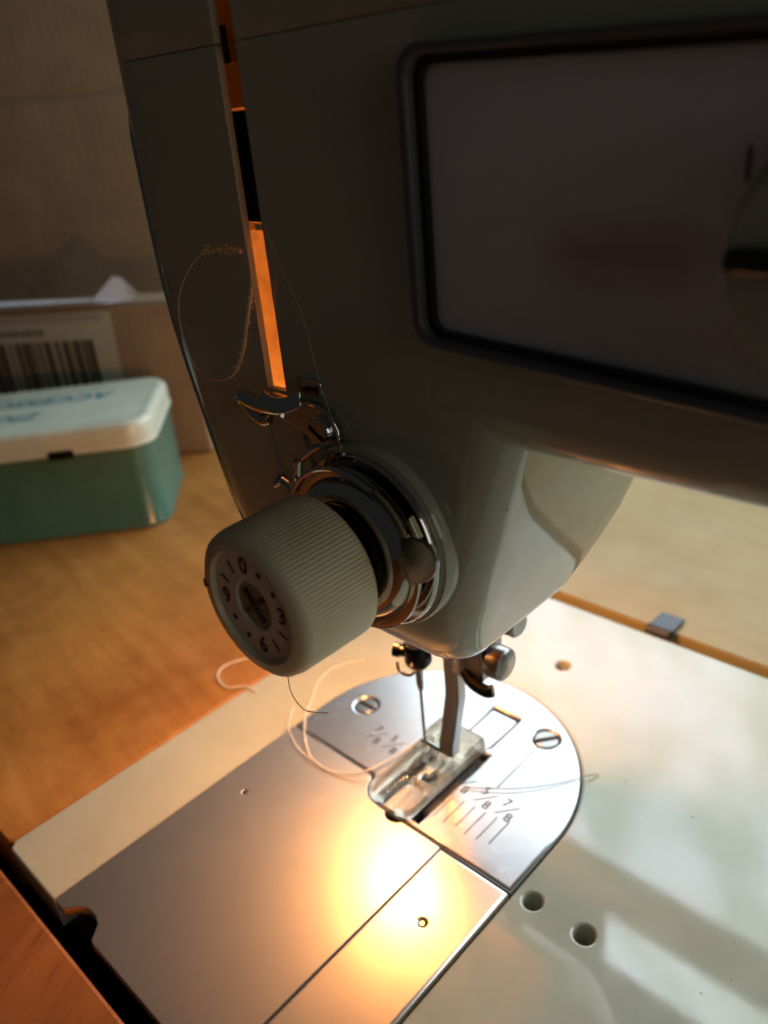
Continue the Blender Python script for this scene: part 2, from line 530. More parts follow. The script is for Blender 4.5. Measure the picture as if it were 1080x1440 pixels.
# needle plate
TOP = 1.0
def rect(x0, x1, y0, y1): return [(x0, y0), (x1, y0), (x1, y1), (x0, y1)]
npl = [(41.55, -21.9)] + arc(PR - 0.15, 0, 180, 56) + [(-40.15, -15.2), (-8.2, -15.2), (-7.2, -15.9), (-6.6, -17.4), (-5.4, -19.4), (-3.6, -21.0), (-1.2, -21.8), (1.5, -22.0)]
holes = [rect(-1.7, 0.9, -20.4, 9.2), rect(9.9, 12.4, -20.0, 9.6), rrect(1.5, 10.7, 11.6, 26.6, 0.8, 3), circle(5, -7, 2.0, 16),
         circle(-29.2, 4.0, 3.5, 28), circle(20.9, 24.3, 3.6, 28)]
bm = bmesh.new()
slab(bm, [npl] + holes, -1.6, TOP, ch=0.85, seg=4)
nplate = finish('needle_plate', bm, 'plate_steel', mach, smooth=50, flat=True)
bm = bmesh.new()                                        # lowered insert behind the foot
slab(bm, [rrect(1.9, 10.3, 11.9, 25.5, 0.6, 3)], -1.4, 0.55)
finish('insert', bm, 'plate_steel', nplate, bevel=0.2)
def screw(x, y, r, ang, parent, top):
    bm = bmesh.new()
    for s in (0, math.pi):
        half = [(x + r * math.cos(ang + s + t_), y + r * math.sin(ang + s + t_)) for t_ in np.linspace(0.16, math.pi - 0.16, 16)]
        slab(bm, [half], top - 1.2, top)
    slab(bm, [circle(x, y, r * 0.98, 24)], top - 1.6, top - 0.75)
    return finish('screw', bm, 'worn_steel', parent, bevel=0.35, seg=3)
screw(-29.2, 4.0, 3.2, math.radians(5), nplate, TOP - 0.15)
screw(20.9, 24.3, 3.3, math.radians(52), nplate, TOP - 0.15)
bm = bmesh.new()
box(bm, 20.7, 21.05, 1.2, 20.6, TOP, TOP + 0.05)
for i, (x, y0, y1) in enumerate(((29.9, -14.4, -5.8), (26.7, -15.2, -6.5), (23.5, -15.8, -7.0), (20.3, -15.2, -7.2), (17.1, -16, -7.4), (13.9, -16, -8))):
    box(bm, x - 0.14, x + 0.14, y0, y1, TOP, TOP + 0.04)
for x, y, a_, b_ in ((13.4, -2.6, '3', '8'), (20.8, -3.2, '5', '8'), (27.4, -3.2, '7', '8'), (-17.6, -3.4, '7', '8'), (-11.2, -3.6, '5', '8')):
    text_into(bm, a_, 3.9, (x - 1.4, y + 1.9, TOP), (1, 0, 0), (0, 1, 0), weight=0.03)
    text_into(bm, b_, 3.9, (x + 1.4, y - 1.9, TOP), (1, 0, 0), (0, 1, 0), weight=0.03)
    slab(bm, [[(x - 2.3, y - 2.5), (x - 1.95, y - 2.5), (x + 2.3, y + 2.5), (x + 1.95, y + 2.5)]], TOP, TOP + 0.05)
finish('gauge_marking', bm, 'engraving', nplate, smooth=0)
# feed dogs with teeth
for x0, x1, y0, y1 in ((-1.3, 0.5, -16.5, 6.5), (10.3, 12.0, -16.0, 7.5)):
    bm = bmesh.new()
    k = int((y1 - y0) / 1.15)
    prof = [(y0, -6.0)]
    for i in range(k):
        yy = y0 + (y1 - y0) * i / k
        prof += [(yy, -0.5), (yy + 0.75, 0.55)]
    prof += [(y1, -0.5), (y1, -6.0)]
    vs0 = [V(bm, x0, a, b_) for a, b_ in prof]; vs1 = [V(bm, x1, a, b_) for a, b_ in prof]
    bm.faces.new(vs0); bm.faces.new(vs1)
    for i in range(len(prof)):
        j = (i + 1) % len(prof)
        bm.faces.new((vs0[i], vs0[j], vs1[j], vs1[i]))
    finish('feed_dog', bm, 'worn_steel', mach, smooth=0)
# slide plate: wide panel, narrow panel
notch = [(6.0 + 2.7 * math.cos(t_), -22.5 - 1.6 * math.sin(t_)) for t_ in np.linspace(0, math.pi, 9)]
wide = [(-40.1, -91.2)] + [(-36.4, -91.2), (-35.2, -90.4), (-33.8, -88.6), (-31.4, -87.2), (-28.4, -87.0), (-25.8, -87.8), (-24.2, -89.6), (-23.2, -90.8), (-22.2, -91.2)] \
    + [(21.35, -91.2), (21.35, -22.5)] + notch + [(1.3, -22.5), (-1.4, -22.2), (-4.0, -21.4), (-6.0, -19.7), (-7.1, -17.6), (-7.7, -16.3), (-8.6, -15.7), (-40.1, -15.7)]
bm = bmesh.new()
slab(bm, [wide, circle(-30.9, -41.2, 0.75, 14)], -1.6, TOP - 0.05, ch=0.2)
sl = finish('slide_plate', bm, 'slide_steel', mach, smooth=50, flat=True)
sl['label'] = 'wide polished slide plate with a thumb notch at its front edge'
bm = bmesh.new()
slab(bm, [rect(21.6, 41.5, -91.2, -22.5), circle(31.2, -40.5, 0.8, 14)], -1.6, TOP - 0.05, ch=0.8, seg=4)
finish('slide_plate', bm, 'slide_steel', mach, smooth=50, flat=True)
bm = bmesh.new()
tube(bm, [(31.2, -40.5, -1.4), (31.2, -40.5, TOP - 0.35)], 0.62, 12, smooth=False)
finish('rivet', bm, 'worn_steel', sl)

# ---- head casting: a hollow loft, open underneath, with the take-up slot cut through the front
def itp(tab, z):
    return float(np.interp(z, [a for a, _ in tab], [b_ for _, b_ in tab]))
XL = [(67, -21.7), (84, -26.3), (105, -32.2), (120, -36.2), (130, -38.2), (140, -38.9), (200, -39.0)]
YF = [(67, -30.8), (70, -32.8), (75, -35.6), (80, -37.2), (88, -38.3), (94, -38.5), (200, -38.5)]
YB = [(67, 11), (72, 16.5), (78, 21.5), (86, 25.5), (100, 28), (200, 28)]
XR = [(67, 38.6), (84, 45.0), (122, 56.5)]
SLOT = (3.3, 8.3)
def ring(z, xr, rfr, ins=0.0, xl=None):
    xl = (itp(XL, z) if xl is None else xl) + ins; yf = itp(YF, z) + ins; yb = itp(YB, z) - ins; xr = xr - ins
    rfl = max(20 - ins, 1); rfr = max(rfr - ins, 0.05); rbr = 12 - ins if xr < 100 and rfr > 1 else max(0.05, 0.1); rbl = 14 - ins
    pts = []
    def a_(cx, cy_, r, d0, d1, k):
        for i in range(k + 1):
            t = math.radians(d0 + (d1 - d0) * i / k)
            pts.append((cx + r * math.cos(t), cy_ + r * math.sin(t)))
    a_(xl + rfl, yf + rfl, rfl, 180, 270, 12)
    pts.append((SLOT[0], yf)); pts.append((SLOT[1], yf))
    def mid(p, q, k):
        for i in range(1, k):
            pts.append((p[0] + (q[0] - p[0]) * i / k, p[1] + (q[1] - p[1]) * i / k))
    mid((SLOT[1], yf), (xr - rfr, yf), 5)
    a_(xr - rfr, yf + rfr, rfr, 270, 360, 10)
    mid((xr, yf + rfr), (xr, yb - rbr), 8)
    a_(xr - rbr, yb - rbr, rbr, 0, 90, 8)
    mid((xr - rbr, yb), (xl + rbl, yb), 4)
    a_(xl + rbl, yb - rbl, rbl, 90, 180, 8)
    mid((xl, yb - rbl), (xl, yf + rfl), 5)
    return pts
IS = 13                                     # index of the slot's left edge in a ring
def shell(levels, slot, T_=2.6, captop=False):
    """levels: (z, xr, rfr, inset) ; slot: (z0,z1)"""
    bm = bmesh.new()
    O, I = [], []
    for z, xr, rfr, ins in levels:
        O.append([V(bm, x, y, z) for x, y in ring(z, xr, rfr, ins)])
        I.append([V(bm, x, y, z if not captop else min(z, levels[-1][0] - T_)) for x, y in ring(z, xr, rfr, ins + T_)])
    n_ = len(O[0])
    for k in range(len(levels) - 1):
        za, zb = levels[k][0], levels[k + 1][0]
        cut = slot and za >= slot[0] - 1e-6 and zb <= slot[1] + 1e-6 and zb > za
        for i in range(n_):
            j = (i + 1) % n_
            if cut and i == IS:
                bm.faces.new((O[k][i], I[k][i], I[k + 1][i], O[k + 1][i]))
                bm.faces.new((O[k][j], O[k + 1][j], I[k + 1][j], I[k][j]))
                if abs(za - slot[0]) < 1e-6: bm.faces.new((O[k][i], O[k][j], I[k][j], I[k][i]))
                if abs(zb - slot[1]) < 1e-6: bm.faces.new((O[k + 1][i], I[k + 1][i], I[k + 1][j], O[k + 1][j]))
                continue
            for R_ in (O, I):
                try: f_ = bm.faces.new((R_[k][i], R_[k][j], R_[k + 1][j], R_[k + 1][i]))
                except ValueError: continue
                f_.material_index = 1 if R_ is I else 0
    for k in (0, len(levels) - 1):
        if captop and k:
            bm.faces.new(O[k]); bm.faces.new(I[k])
            continue
        z = levels[k][0]
        for i in range(n_):
            if slot and i == IS and slot[0] - 1e-6 <= z <= slot[1] + 1e-6: continue
            j = (i + 1) % n_
            bm.faces.new((O[k][i], O[k][j], I[k][j], I[k][i]))
    return bm
lev = [(67.6, itp(XR, 67.6), 7, 1.0), (67.9, itp(XR, 67.9), 7, 0.4), (68.6, itp(XR, 68.6), 7, 0.0)]
for z in (70, 72, 74, 76, 78.5, 81, 84, 88, 92, 97, 102, 108, 113, 118.6, 122):
    lev.append((z, itp(XR, z), 7, 0.0))
for z in (122, 126, 130, 134, 140, 148, 158, 171.95):
    lev.append((z, 42.0, 0.05, 0.0))
bm = shell(lev, (118.6, 171.95), T_=1.3)
head = finish('head', bm, 'enamel', mach, smooth=35)
head.data.materials.append(MATS['lamp_tinted_inside'])
lev = [(172.1, 330, 0.05, 0.14), (172.3, 330, 0.05, 0.0)]
for z in (178, 186, 192): lev.append((z, 330, 0.05, 0.0))
for k in range(1, 6):
    a = math.radians(90 * k / 5)
    lev.append((192 + 8 * math.sin(a), 330, 0.05, 8 * (1 - math.cos(a))))
bm = shell(lev, (172.1, 186), T_=1.3, captop=True)
cov = finish('top_cover', bm, 'enamel', mach, smooth=35)
cov.data.materials.append(MATS['lamp_tinted_inside'])
bm = shell([(169.5, 42.0, 0.05, 1.35), (174.5, 42.0, 0.05, 1.35)], (169.5, 174.5), T_=1.2)
finish('seam_light_stop', bm, 'dark_cavity', cov)  # strip added to stop lamp light leaking through the cover seam
# bright edge of the end cover, wrapping the front-left corner
bm = bmesh.new()
rows = []
for z in (71, 76, 82, 90, 100, 110, 118, 126, 134, 144, 154, 160, 164, 166.5):
    xl_, yf_ = itp(XL, z), itp(YF, z)
    a1 = 239 if z < 160 else 239 - (z - 160) * 3.0
    row = []
    for rr in (20.55, 19.9):
        for i in range(7):
            t_ = math.radians(204 + (a1 - 204) * i / 6)
            row.append(V(bm, xl_ + 20 + rr * math.cos(t_), yf_ + 20 + rr * math.sin(t_), z))
    rows.append(row[:7] + row[:6:-1])
for A_, B_ in zip(rows, rows[1:]):
    for i in range(14):
        j = (i + 1) % 14
        bm.faces.new((A_[i], A_[j], B_[j], B_[i]))
bm.faces.new(rows[0]); bm.faces.new(rows[-1])
finish('end_cover_edge', bm, 'chrome', mach, smooth=35)
# arm
bm = bmesh.new()
def arm_prof(y0, y1, z0, z1, r):
    pts = [(y0, z1), (y0, z0 + r)]
    pts = [(y0, z1)]
    for i in range(11):
        t = math.radians(180 + 90 * i / 10); pts.append((y0 + r + r * math.cos(t), z0 + r + r * math.sin(t)))
    for i in range(11):
        t = math.radians(270 + 90 * i / 10); pts.append((y1 - r + r * math.cos(t), z0 + r + r * math.sin(t)))
    pts.append((y1, z1))
    return pts
pr = arm_prof(-38.5, 28, 115.6, 171.95, 7)
xs = [42.05, 60, 90, 120, 180, 330]
R_ = [[V(bm, x, a, b_) for a, b_ in pr] for x in xs]
for A_, B_ in zip(R_, R_[1:]):
    for i in range(len(pr)):
        j = (i + 1) % len(pr)
        bm.faces.new((A_[i], A_[j], B_[j], B_[i]))
bm.faces.new(R_[0]); bm.faces.new(R_[-1])
arm = finish('arm', bm, 'enamel', mach, smooth=35)
bm = bmesh.new()
slab(bm, [rrect(235, 329, -37, 27, 12)], 0.0, 118)
finish('pillar', bm, 'enamel', mach, smooth=35)

# front panel with raised rim, control dial
def ptop(x): return 168.2 - 0.042 * (x - 42)
def pbot(x): return 131.4 - 0.060 * (x - 45)
def quadr(x0, x1, inz, r, n_=6):
    c = [(x0 + r, pbot(x0) + inz + r, 180), (x1 - r, pbot(x1) + inz + r, 270), (x1 - r, ptop(x1) - inz - r, 0), (x0 + r, ptop(x0) - inz - r, 90)]
    return [(cx + r * math.cos(math.radians(a + 90 * i / n_)), cz + r * math.sin(math.radians(a + 90 * i / n_))) for cx, cz, a in c for i in range(n_ + 1)]
bm = bmesh.new()
slab(bm, [quadr(41.8, 190, 0, 3.4), quadr(43.4, 188, 1.3, 2.6)], -38.3, -41.6, XZ, ch=0.6)
rim = finish('panel_rim', bm, 'grey_trim', mach, smooth=50, flat=True)
bm = bmesh.new()
slab(bm, [quadr(43.45, 187.9, 1.35, 2.55), quadr(44.4, 187, 2.3, 1.9)], -40.0, -38.45, XZ)
finish('recess_shade', bm, 'black_plastic', rim)  # black strip standing in for shade on the recess wall inside the rim
bm = bmesh.new()
slab(bm, [quadr(44.3, 187.1, 2.2, 1.9)], -38.9, -38.42, XZ)
fp = finish('front_panel', bm, 'panel_metal', mach)
bm = bmesh.new()
slab(bm, [rect(84.2, 84.75, 152.4, 155.6)], -38.96, -38.9, XZ)
finish('panel_print', bm, 'grey_ink', fp, smooth=0)
bm = bmesh.new()
lathe(bm, [(0.3, -39.0), (12.8, -39.0), (13.0, -39.6), (13.0, -40.6), (12.4, -41.2), (11.4, -41.5), (11.0, -46.2), (10.4, -46.9), (0.3, -46.9)], (96.9, 0, 146.2), 'Y', 64)
dial = finish('control_dial', bm, 'enamel', mach, smooth=35)
bm = bmesh.new()
lathe(bm, [(11.3, -41.3), (13.1, -40.2), (13.15, -39.5), (12.9, -39.0)], (96.9, 0, 146.2), 'Y', 64, cap=False)
finish('dial_rim', bm, 'plate_steel', dial)
bm = bmesh.new()
slab(bm, [rrect(86.6, 107.2, 145.6, 147.9, 0.8, 3)], -48.6, -46.8, XZ)
finish('grip', bm, 'black_plastic', dial, bevel=0.4)

# ---- inside the head: lamp, needle bar, presser bar, take-up lever
bm = bmesh.new()
BX, BY = -12.6, -2.4
lathe(bm, [(0.4, 58.0), (2.8, 58.4), (4.6, 59.8), (5.6, 62.4), (5.7, 67), (5.1, 72), (4.0, 75.5), (3.9, 78)], (BX, BY, 0), 'Z', 28)
bulb = finish('lamp_bulb', bm, 'bulb_glow', mach, smooth=60)
bm = bmesh.new()
lathe(bm, [(3.9, 78.0), (4.2, 78.2), (4.2, 88), (3, 90)], (BX, BY, 0), 'Z', 28)
finish('lamp_socket', bm, 'worn_steel', mach)
bm = bmesh.new()
sh = [(BX + 8.6 * math.cos(t_), BY + 9.6 * math.sin(t_)) for t_ in np.linspace(math.radians(-72), math.radians(38), 14)]
shi = [(BX + 7.9 * math.cos(t_), BY + 8.9 * math.sin(t_)) for t_ in np.linspace(math.radians(38), math.radians(-72), 14)]
slab(bm, [sh + shi], 58.6, 84.0)
finish('added_lamp_screen', bm, 'worn_steel', mach, smooth=40)  # unseen screen, added to keep lamp light off the right of the bed
NX, NY = 4.5, -7.0
bm = bmesh.new()
lathe(bm, [(3.0, 44.0), (3.2, 44.6), (3.2, 165)], (NX, NY, 0), 'Z', 24)
finish('needle_bar', bm, 'chrome', mach)
bm = bmesh.new()
lathe(bm, [(1.6, 37.6), (2.6, 38.4), (3.4, 39.6), (3.5, 44.5), (2.9, 45.6)], (NX, NY, 0), 'Z', 24)
tube(bm, [(NX - 2, NY - 1, 41.6), (NX - 4.8, NY - 1.8, 41.6)], 1.3, 14, smooth=False)
tube(bm, [(NX - 4.4, NY - 1.6, 41.6), (NX - 5.8, NY - 2.0, 41.6)], 1.8, 16, smooth=False)
clamp = finish('needle_clamp', bm, 'black_steel', mach)
bm = bmesh.new()
tube(bm, [(NX - 4.0, NY - 3.4, 39.2), (NX - 2.2, NY - 4.6, 38.2), (NX + 0.5, NY - 4.4, 38.0), (NX + 1.5, NY - 3, 38.6)], 0.4, 8)
finish('thread_guide_wire', bm, 'chrome', clamp)
bm = bmesh.new()
lathe(bm, [(0.05, 10.6), (0.35, 12.2), (0.42, 15), (0.42, 30), (0.85, 31.5), (1.0, 33), (1.0, 39)], (NX, NY, 0), 'Z', 16)
finish('needle', bm, 'chrome', mach)
# presser bar, clamp, thumb screw
PX, PY = 9.0, 4.0
bm = bmesh.new()
lathe(bm, [(2.6, 32), (2.9, 32.6), (2.9, 160)], (PX, PY, 0), 'Z', 24)
finish('presser_bar', bm, 'chrome', mach)
foot = bmesh.new()
# clear foot body: side profile with a rounded toe and a raised back block, pierced by windows
def foot_piece(bm, x0, x1, prof):
    a = [V(bm, x0, y, z) for y, z in prof]; b_ = [V(bm, x1, y, z) for y, z in prof]
    bm.faces.new(a); bm.faces.new(b_)
    for i in range(len(prof)):
        j = (i + 1) % len(prof)
        bm.faces.new((a[i], a[j], b_[j], b_[i]))
Z0 = TOP + 0.08
slab(foot, [[(-4.69, -19.6), (-3.32, -21.4), (-1.09, -22.0), (1.13, -20.6), (1.39, -12.0), (4.04, -12.0), (4.30, -20.6), (6.44, -22.0), (8.83, -21.2), (10.03, -19.0), (10.20, 10.6), (9.52, 11.6), (-4.52, 11.6), (-5.20, 10.6), (-5.20, -16)],
            rect(-0.24, 5.75, -10.4, -3.4), rrect(0.96, 4.55, -1.6, 1.4, 0.6, 3)], Z0, Z0 + 2.3, ch=0.4)
presser = finish('presser_foot', foot, 'clear_plastic', mach, smooth=50, flat=True)
presser['label'] = 'clear plastic presser foot with open toes'
bm = bmesh.new()
foot_piece(bm, -4.7, 9.7, [(2.0, Z0 + 2.35), (11.2, Z0 + 2.35), (11.2, Z0 + 3.6), (9.8, Z0 + 4.4), (4.0, Z0 + 4.4), (2.0, Z0 + 3.4)])
finish('foot_block', bm, 'clear_plastic', presser, bevel=0.3)
bm = bmesh.new()
foot_piece(bm, -1.6, 0.0, [(-9.5, Z0 + 2.35), (1.5, Z0 + 2.35), (1.5, Z0 + 5.6), (-1.5, Z0 + 6.2), (-4, Z0 + 4.6)])
foot_piece(bm, 5.4, 7.0, [(-9.5, Z0 + 2.35), (1.5, Z0 + 2.35), (1.5, Z0 + 5.6), (-1.5, Z0 + 6.2), (-4, Z0 + 4.6)])
finish('foot_lug', bm, 'clear_plastic', presser, bevel=0.25)
bm = bmesh.new()
tube(bm, [(-2.2, -1.2, Z0 + 5.2), (7.6, -1.2, Z0 + 5.2)], 0.7, 12, smooth=False)
finish('hinge_pin', bm, 'chrome', presser)
bm = bmesh.new()
foot_piece(bm, 5.0, 9.6, [(1.2, 46), (4.6, 46), (4.6, 23.5), (1.4, 12.4), (0.6, 7.4), (-2.6, 7.2), (-2.4, 11.0), (-1.4, 13.6), (1.2, 24.2)])
finish('foot_shank', bm, 'worn_steel', presser, bevel=0.4)
bm = bmesh.new()
lathe(bm, [(4.2, 33.0), (5.0, 33.8), (5.0, 46), (4.2, 46.8)], (12.2, 4.6, 0), 'Z', 24)
box(bm, 11.5, 18.5, 0.0, 8.6, 34.5, 46.5)
finish('presser_clamp', bm, 'worn_steel', mach, bevel=0.5)
bm = bmesh.new()
lathe(bm, [(1.8, 16.0), (1.8, 19.0), (3.8, 19.2), (4.2, 19.8), (4.2, 23.0), (3.7, 23.6), (0.3, 24.1)], (0, 3.2, 40.4), 'X', 32,
      rfun=lambda r, a, k: r * (1 + (0.03 * math.cos(18 * a) if 2 < k < 5 else 0)))
ts = finish('thumb_screw', bm, 'worn_steel', mach, smooth=50)
bm = bmesh.new()
tube(bm, [(17.5, 6.0, 50.5), (22.5, 6.0, 51.5)], 2.4, 16, smooth=False)
lathe(bm, [(3.2, 20.5), (3.4, 21), (3.4, 23.6), (2.8, 24.2)], (1.4, 6.0, 51.3), 'X', 24)
tube(bm, [(13.0, 4.6, 46), (15.5, 5.6, 50.6), (17.5, 6.0, 50.5)], 2.0, 10)
finish('thread_cutter', bm, 'worn_steel', mach)
bm = bmesh.new()
tube(bm, [(13, 0.5, 35.5), (16, -0.5, 34.0), (20, -0.5, 33.4), (21.6, 0.4, 33.8)], 1.6, 10)
finish('lifter_tip', bm, 'black_steel', mach)
# take-up lever inside the slot
bm = bmesh.new()
box(bm, -9.0, 6.4, -36.3, -34.6, 146.4, 163.0)
lever = finish('take_up_lever', bm, 'black_steel', mach, bevel=0.5)
bm = bmesh.new()
box(bm, -8.0, 6.0, -36.6, -33.0, 145.2, 146.2)
finish('lever_foot', bm, 'chrome', lever)
bm = bmesh.new()
box(bm, -26, 20, -33.2, -32.4, 163.4, 182.0)
finish('added_slot_plate', bm, 'lamp_tinted_inside', mach)  # plate added behind the slot to darken its upper end

# ---- tension assembly
KX, KZ = 28.0, 96.3
bm = bmesh.new()
NF = 112
def flute(r, a, k):
    if 5 <= k <= 9:
        return r * (1 - 0.011 * (0.5 + 0.5 * math.cos(NF * a)) ** 1.5)
    return r
lathe(bm, [(9.35, -65.9), (9.35, -66.35), (9.6, -66.9), (11.2, -66.75), (12.1, -66.0), (12.45, -64.7), (12.5, -62), (12.55, -57.5), (12.62, -53.5), (12.62, -52.2), (12.2, -51.8), (6, -51.9)],
      (KX, 0, KZ), 'Y', NF * 5, cap=False, rfun=flute)
knob = finish('tension_knob', bm, 'ivory_plastic', mach, smooth=50)
knob['label'] = 'ribbed ivory plastic tension knob numbered 0 3 6 9'
bm = bmesh.new()
lathe(bm, [(9.3, -65.6), (9.3, -66.0), (4.2, -66.15), (4.0, -65.9), (3.9, -65.4)], (KX, 0, KZ), 'Y', 64, cap=False)
dface = finish('dial_face', bm, 'dial_face', knob, smooth=50)
bm = bmesh.new()
lathe(bm, [(3.9, -65.3), (3.8, -65.7), (0.1, -65.8)], (KX, 0, KZ), 'Y', 40, cap=False)
hub = finish('hub', bm, 'dial_hub', knob, smooth=50)
bm = bmesh.new()
for a in (38, 128):
    c, s = math.cos(math.radians(a)), math.sin(math.radians(a))
    for L0, wd in ((3.1, 0.42),):
        slab(bm, [[(KX + c * L0 - s * wd, KZ + s * L0 + c * wd), (KX + c * L0 + s * wd, KZ + s * L0 - c * wd), (KX - c * L0 + s * wd, KZ - s * L0 - c * wd), (KX - c * L0 - s * wd, KZ - s * L0 + c * wd)]],
             -66.15 - 0.03 * (a > 100), -65.6, XZ)
finish('cross', bm, 'black_plastic', hub, bevel=0.15)
bm = bmesh.new()
DY = -66.12
for ang, ch in ((97, '0'), (5, '3'), (277, '6'), (185, '9')):
    c, s = math.cos(math.radians(ang)), math.sin(math.radians(ang))
    text_into(bm, ch, 3.9, (KX + 6.75 * c, DY, KZ + 6.75 * s), (1, 0, 0), (0, 0, 1), weight=0.11, depth=0.03)
for ang in (127, 156, 307, 336):
    a = math.radians(ang); c, s = math.cos(a), math.sin(a)
    q = [(KX + r_ * c + wv * -s, KZ + r_ * s + wv * c) for r_, wv in ((5.8, -0.2), (7.9, -0.2), (7.9, 0.2), (5.8, 0.2))]
    slab(bm, [q], DY - 0.04, DY + 0.05, XZ)
for ang in (67, 36, 247, 216):
    a = math.radians(ang)
    slab(bm, [circle(KX + 6.8 * math.cos(a), KZ + 6.8 * math.sin(a), 0.52, 12)], DY - 0.04, DY + 0.05, XZ)
finish('dial_number', bm, 'ink', dface, smooth=0)
bm = bmesh.new()
tube(bm, [(KX - 12.0, -66.2, KZ + 0.6), (KX - 11.0, -66.9, KZ + 0.1), (KX - 10.3, -66.8, KZ + 0.5)], 0.32, 6, taper=lambda t: 1.2 - t)
finish('pointer_mark', bm, 'red_wax', knob)
bm = bmesh.new()
lathe(bm, [(6.0, -53), (6.0, -48), (8.4, -47.2), (9.2, -46.2)], (KX, 0, KZ), 'Y', 48, cap=False)
finish('spring_hub', bm, 'black_steel', mach)
bm = bmesh.new()
hel = [(KX + 7.6 * math.cos(t_), -52.5 + 0.28 * t_, KZ + 7.6 * math.sin(t_)) for t_ in np.linspace(0, 6 * math.pi, 80)]
tube(bm, hel, 0.6, 8, smooth=False)
finish('spring', bm, 'black_steel', mach)
def disc(prof, name='tension_disc', m_='chrome'):
    bm = bmesh.new()
    lathe(bm, prof, (KX, 0, KZ), 'Y', 96, cap=False)
    return finish(name, bm, m_, mach, smooth=50)
disc([(8.4, -46.6), (9.6, -47.4), (11.2, -47.2), (12.2, -46.0), (12.8, -45.1), (13.9, -45.5), (14.7, -45.2), (14.8, -44.8), (13.8, -44.5), (8, -44.6)])
disc([(7.0, -43.9), (12.4, -43.4), (13.6, -43.6), (14.0, -43.3), (13.8, -42.9), (12.2, -42.5), (7, -42.8)])
disc([(7.0, -42.2), (13.6, -41.9), (15.4, -42.2), (15.8, -41.6), (15.6, -40.9), (14.4, -40.0), (13.8, -37.4), (8, -36.6)])
disc([(14.2, -40.6), (16.4, -40.4), (16.7, -39.8), (16.7, -37.2), (14, -36.4)], 'tension_base', 'enamel')
# beak-shaped thread guard on the right of the discs
bm = bmesh.new()
beak = [(KX + 12.2, KZ + 6.0), (KX + 15.0, KZ + 6.9), (KX + 16.8, KZ + 6.9), (KX + 18.4, KZ + 6.2), (KX + 19.6, KZ + 4.6), (KX + 19.4, KZ + 3.0), (KX + 18.4, KZ + 1.4), (KX + 16.8, KZ - 0.1), (KX + 15.0, KZ - 1.2), (KX + 13.2, KZ - 2.1), (KX + 12.0, KZ)]
slab(bm, [beak], -44.9, -45.8, XZ, ch=0.3, seg=2)
for v in bm.verts:
    d = max(v.co.x / S - (KX + 13), 0)
    v.co.y -= S * 0.012 * d * d
guard = finish('thread_guard', bm, 'worn_steel', mach)
bm = bmesh.new()
slab(bm, [[(KX + 14.2, KZ + 10.2), (KX + 13.0, KZ + 7.9), (KX + 13.9, KZ + 6.9), (KX + 15.9, KZ + 7.1)]], -44.6, -45.6, XZ, ch=0.25, seg=2)
finish('guard_stem', bm, 'chrome', guard)
# check spring and its wire
bm = bmesh.new()
ar = [(KX + 14.6 * math.cos(math.radians(t_)), -46.0, KZ + 14.6 * math.sin(math.radians(t_))) for t_ in np.linspace(62, 150, 14)]
tube(bm, ar, 0.45, 8)
tube(bm, [ar[-1], (KX - 15, -46.2, KZ + 9.0), (KX - 17, -46.0, KZ + 7.8), (KX - 18, -44, KZ + 8.8), (KX - 18.4, -42, KZ + 7.0)], 0.42, 8)
tube(bm, [(KX - 12.4, -44, KZ + 13), (KX - 13.4, -43.5, KZ + 8.4), (KX - 12.6, -43, KZ + 6.5)], 0.8, 8)
tube(bm, [(KX - 4, -43, KZ + 17.4), (KX - 8, -43.6, KZ + 15.8), (KX - 11.0, -44, KZ + 13.6)], 0.6, 8)
finish('check_spring', bm, 'chrome', mach)
# thread channel pressed in the front below the guide
bm = bmesh.new()
tube(bm, [(1.6, -38.6, 112.8), (2.2, -38.55, 107), (3.4, -38.5, 101.8), (6.0, -38.45, 100.6)], 0.55, 8)
tube(bm, [(11.3, -38.6, 113.0), (12.0, -38.55, 109), (12.9, -38.5, 105.2)], 0.55, 8)
finish('channel_edge', bm, 'enamel', mach)
# hook-shaped thread guide above the knob
bm = bmesh.new()
slab(bm, [[(4.5, 115.4), (9.0, 113.8), (16.0, 111.8), (21.2, 110.3), (22.6, 111.0), (22.4, 114.6), (20.6, 117.6), (17.6, 118.4), (11.5, 118.2), (5.4, 118.4)]], -40.4, -38.9, XZ)
guide = finish('thread_guide', bm, 'chrome', mach, bevel=0.4)
bm = bmesh.new()
lathe(bm, [(0.2, -42.0), (2.2, -41.9), (2.7, -41.4), (2.8, -40.3)], (18.9, 0, 114.0), 'Y', 28, cap=False)
finish('screw', bm, 'chrome', guide)
bm = bmesh.new()
slab(bm, [[(17.1, 114.7), (20.4, 112.8), (20.7, 113.3), (17.4, 115.2)]], -42.12, -41.6, XZ)
finish('screw_slot', bm, 'black_steel', guide)
bm = bmesh.new()      # rolled upper lip
lip = [(5.0, -41.0, 117.6), (7.5, -43.2, 118.6), (10.5, -43.6, 118.0), (13.6, -43.0, 118.4), (16.4, -42.2, 119.6)]
P_ = catmull(lip, 8)
ro, ri = [], []
for p in P_:
    ro.append((V(bm, p.x, p.y, p.z + 1.4), V(bm, p.x, p.y - 0.5, p.z - 1.3)))
    ri.append((V(bm, p.x, p.y + 0.7, p.z + 1.4), V(bm, p.x, p.y + 0.2, p.z - 1.3)))
for k in range(len(P_) - 1):
    for A_, B_ in ((ro, ro), (ri, ri)):
        bm.faces.new((A_[k][0], A_[k + 1][0], A_[k + 1][1], A_[k][1]))
    bm.faces.new((ro[k][0], ro[k + 1][0], ri[k + 1][0], ri[k][0])); bm.faces.new((ro[k][1], ro[k + 1][1], ri[k + 1][1], ri[k][1]))
for k in (0, -1):
    bm.faces.new((ro[k][0], ri[k][0], ri[k][1], ro[k][1]))
finish('guide_lip', bm, 'chrome', guide, bevel=0.2)
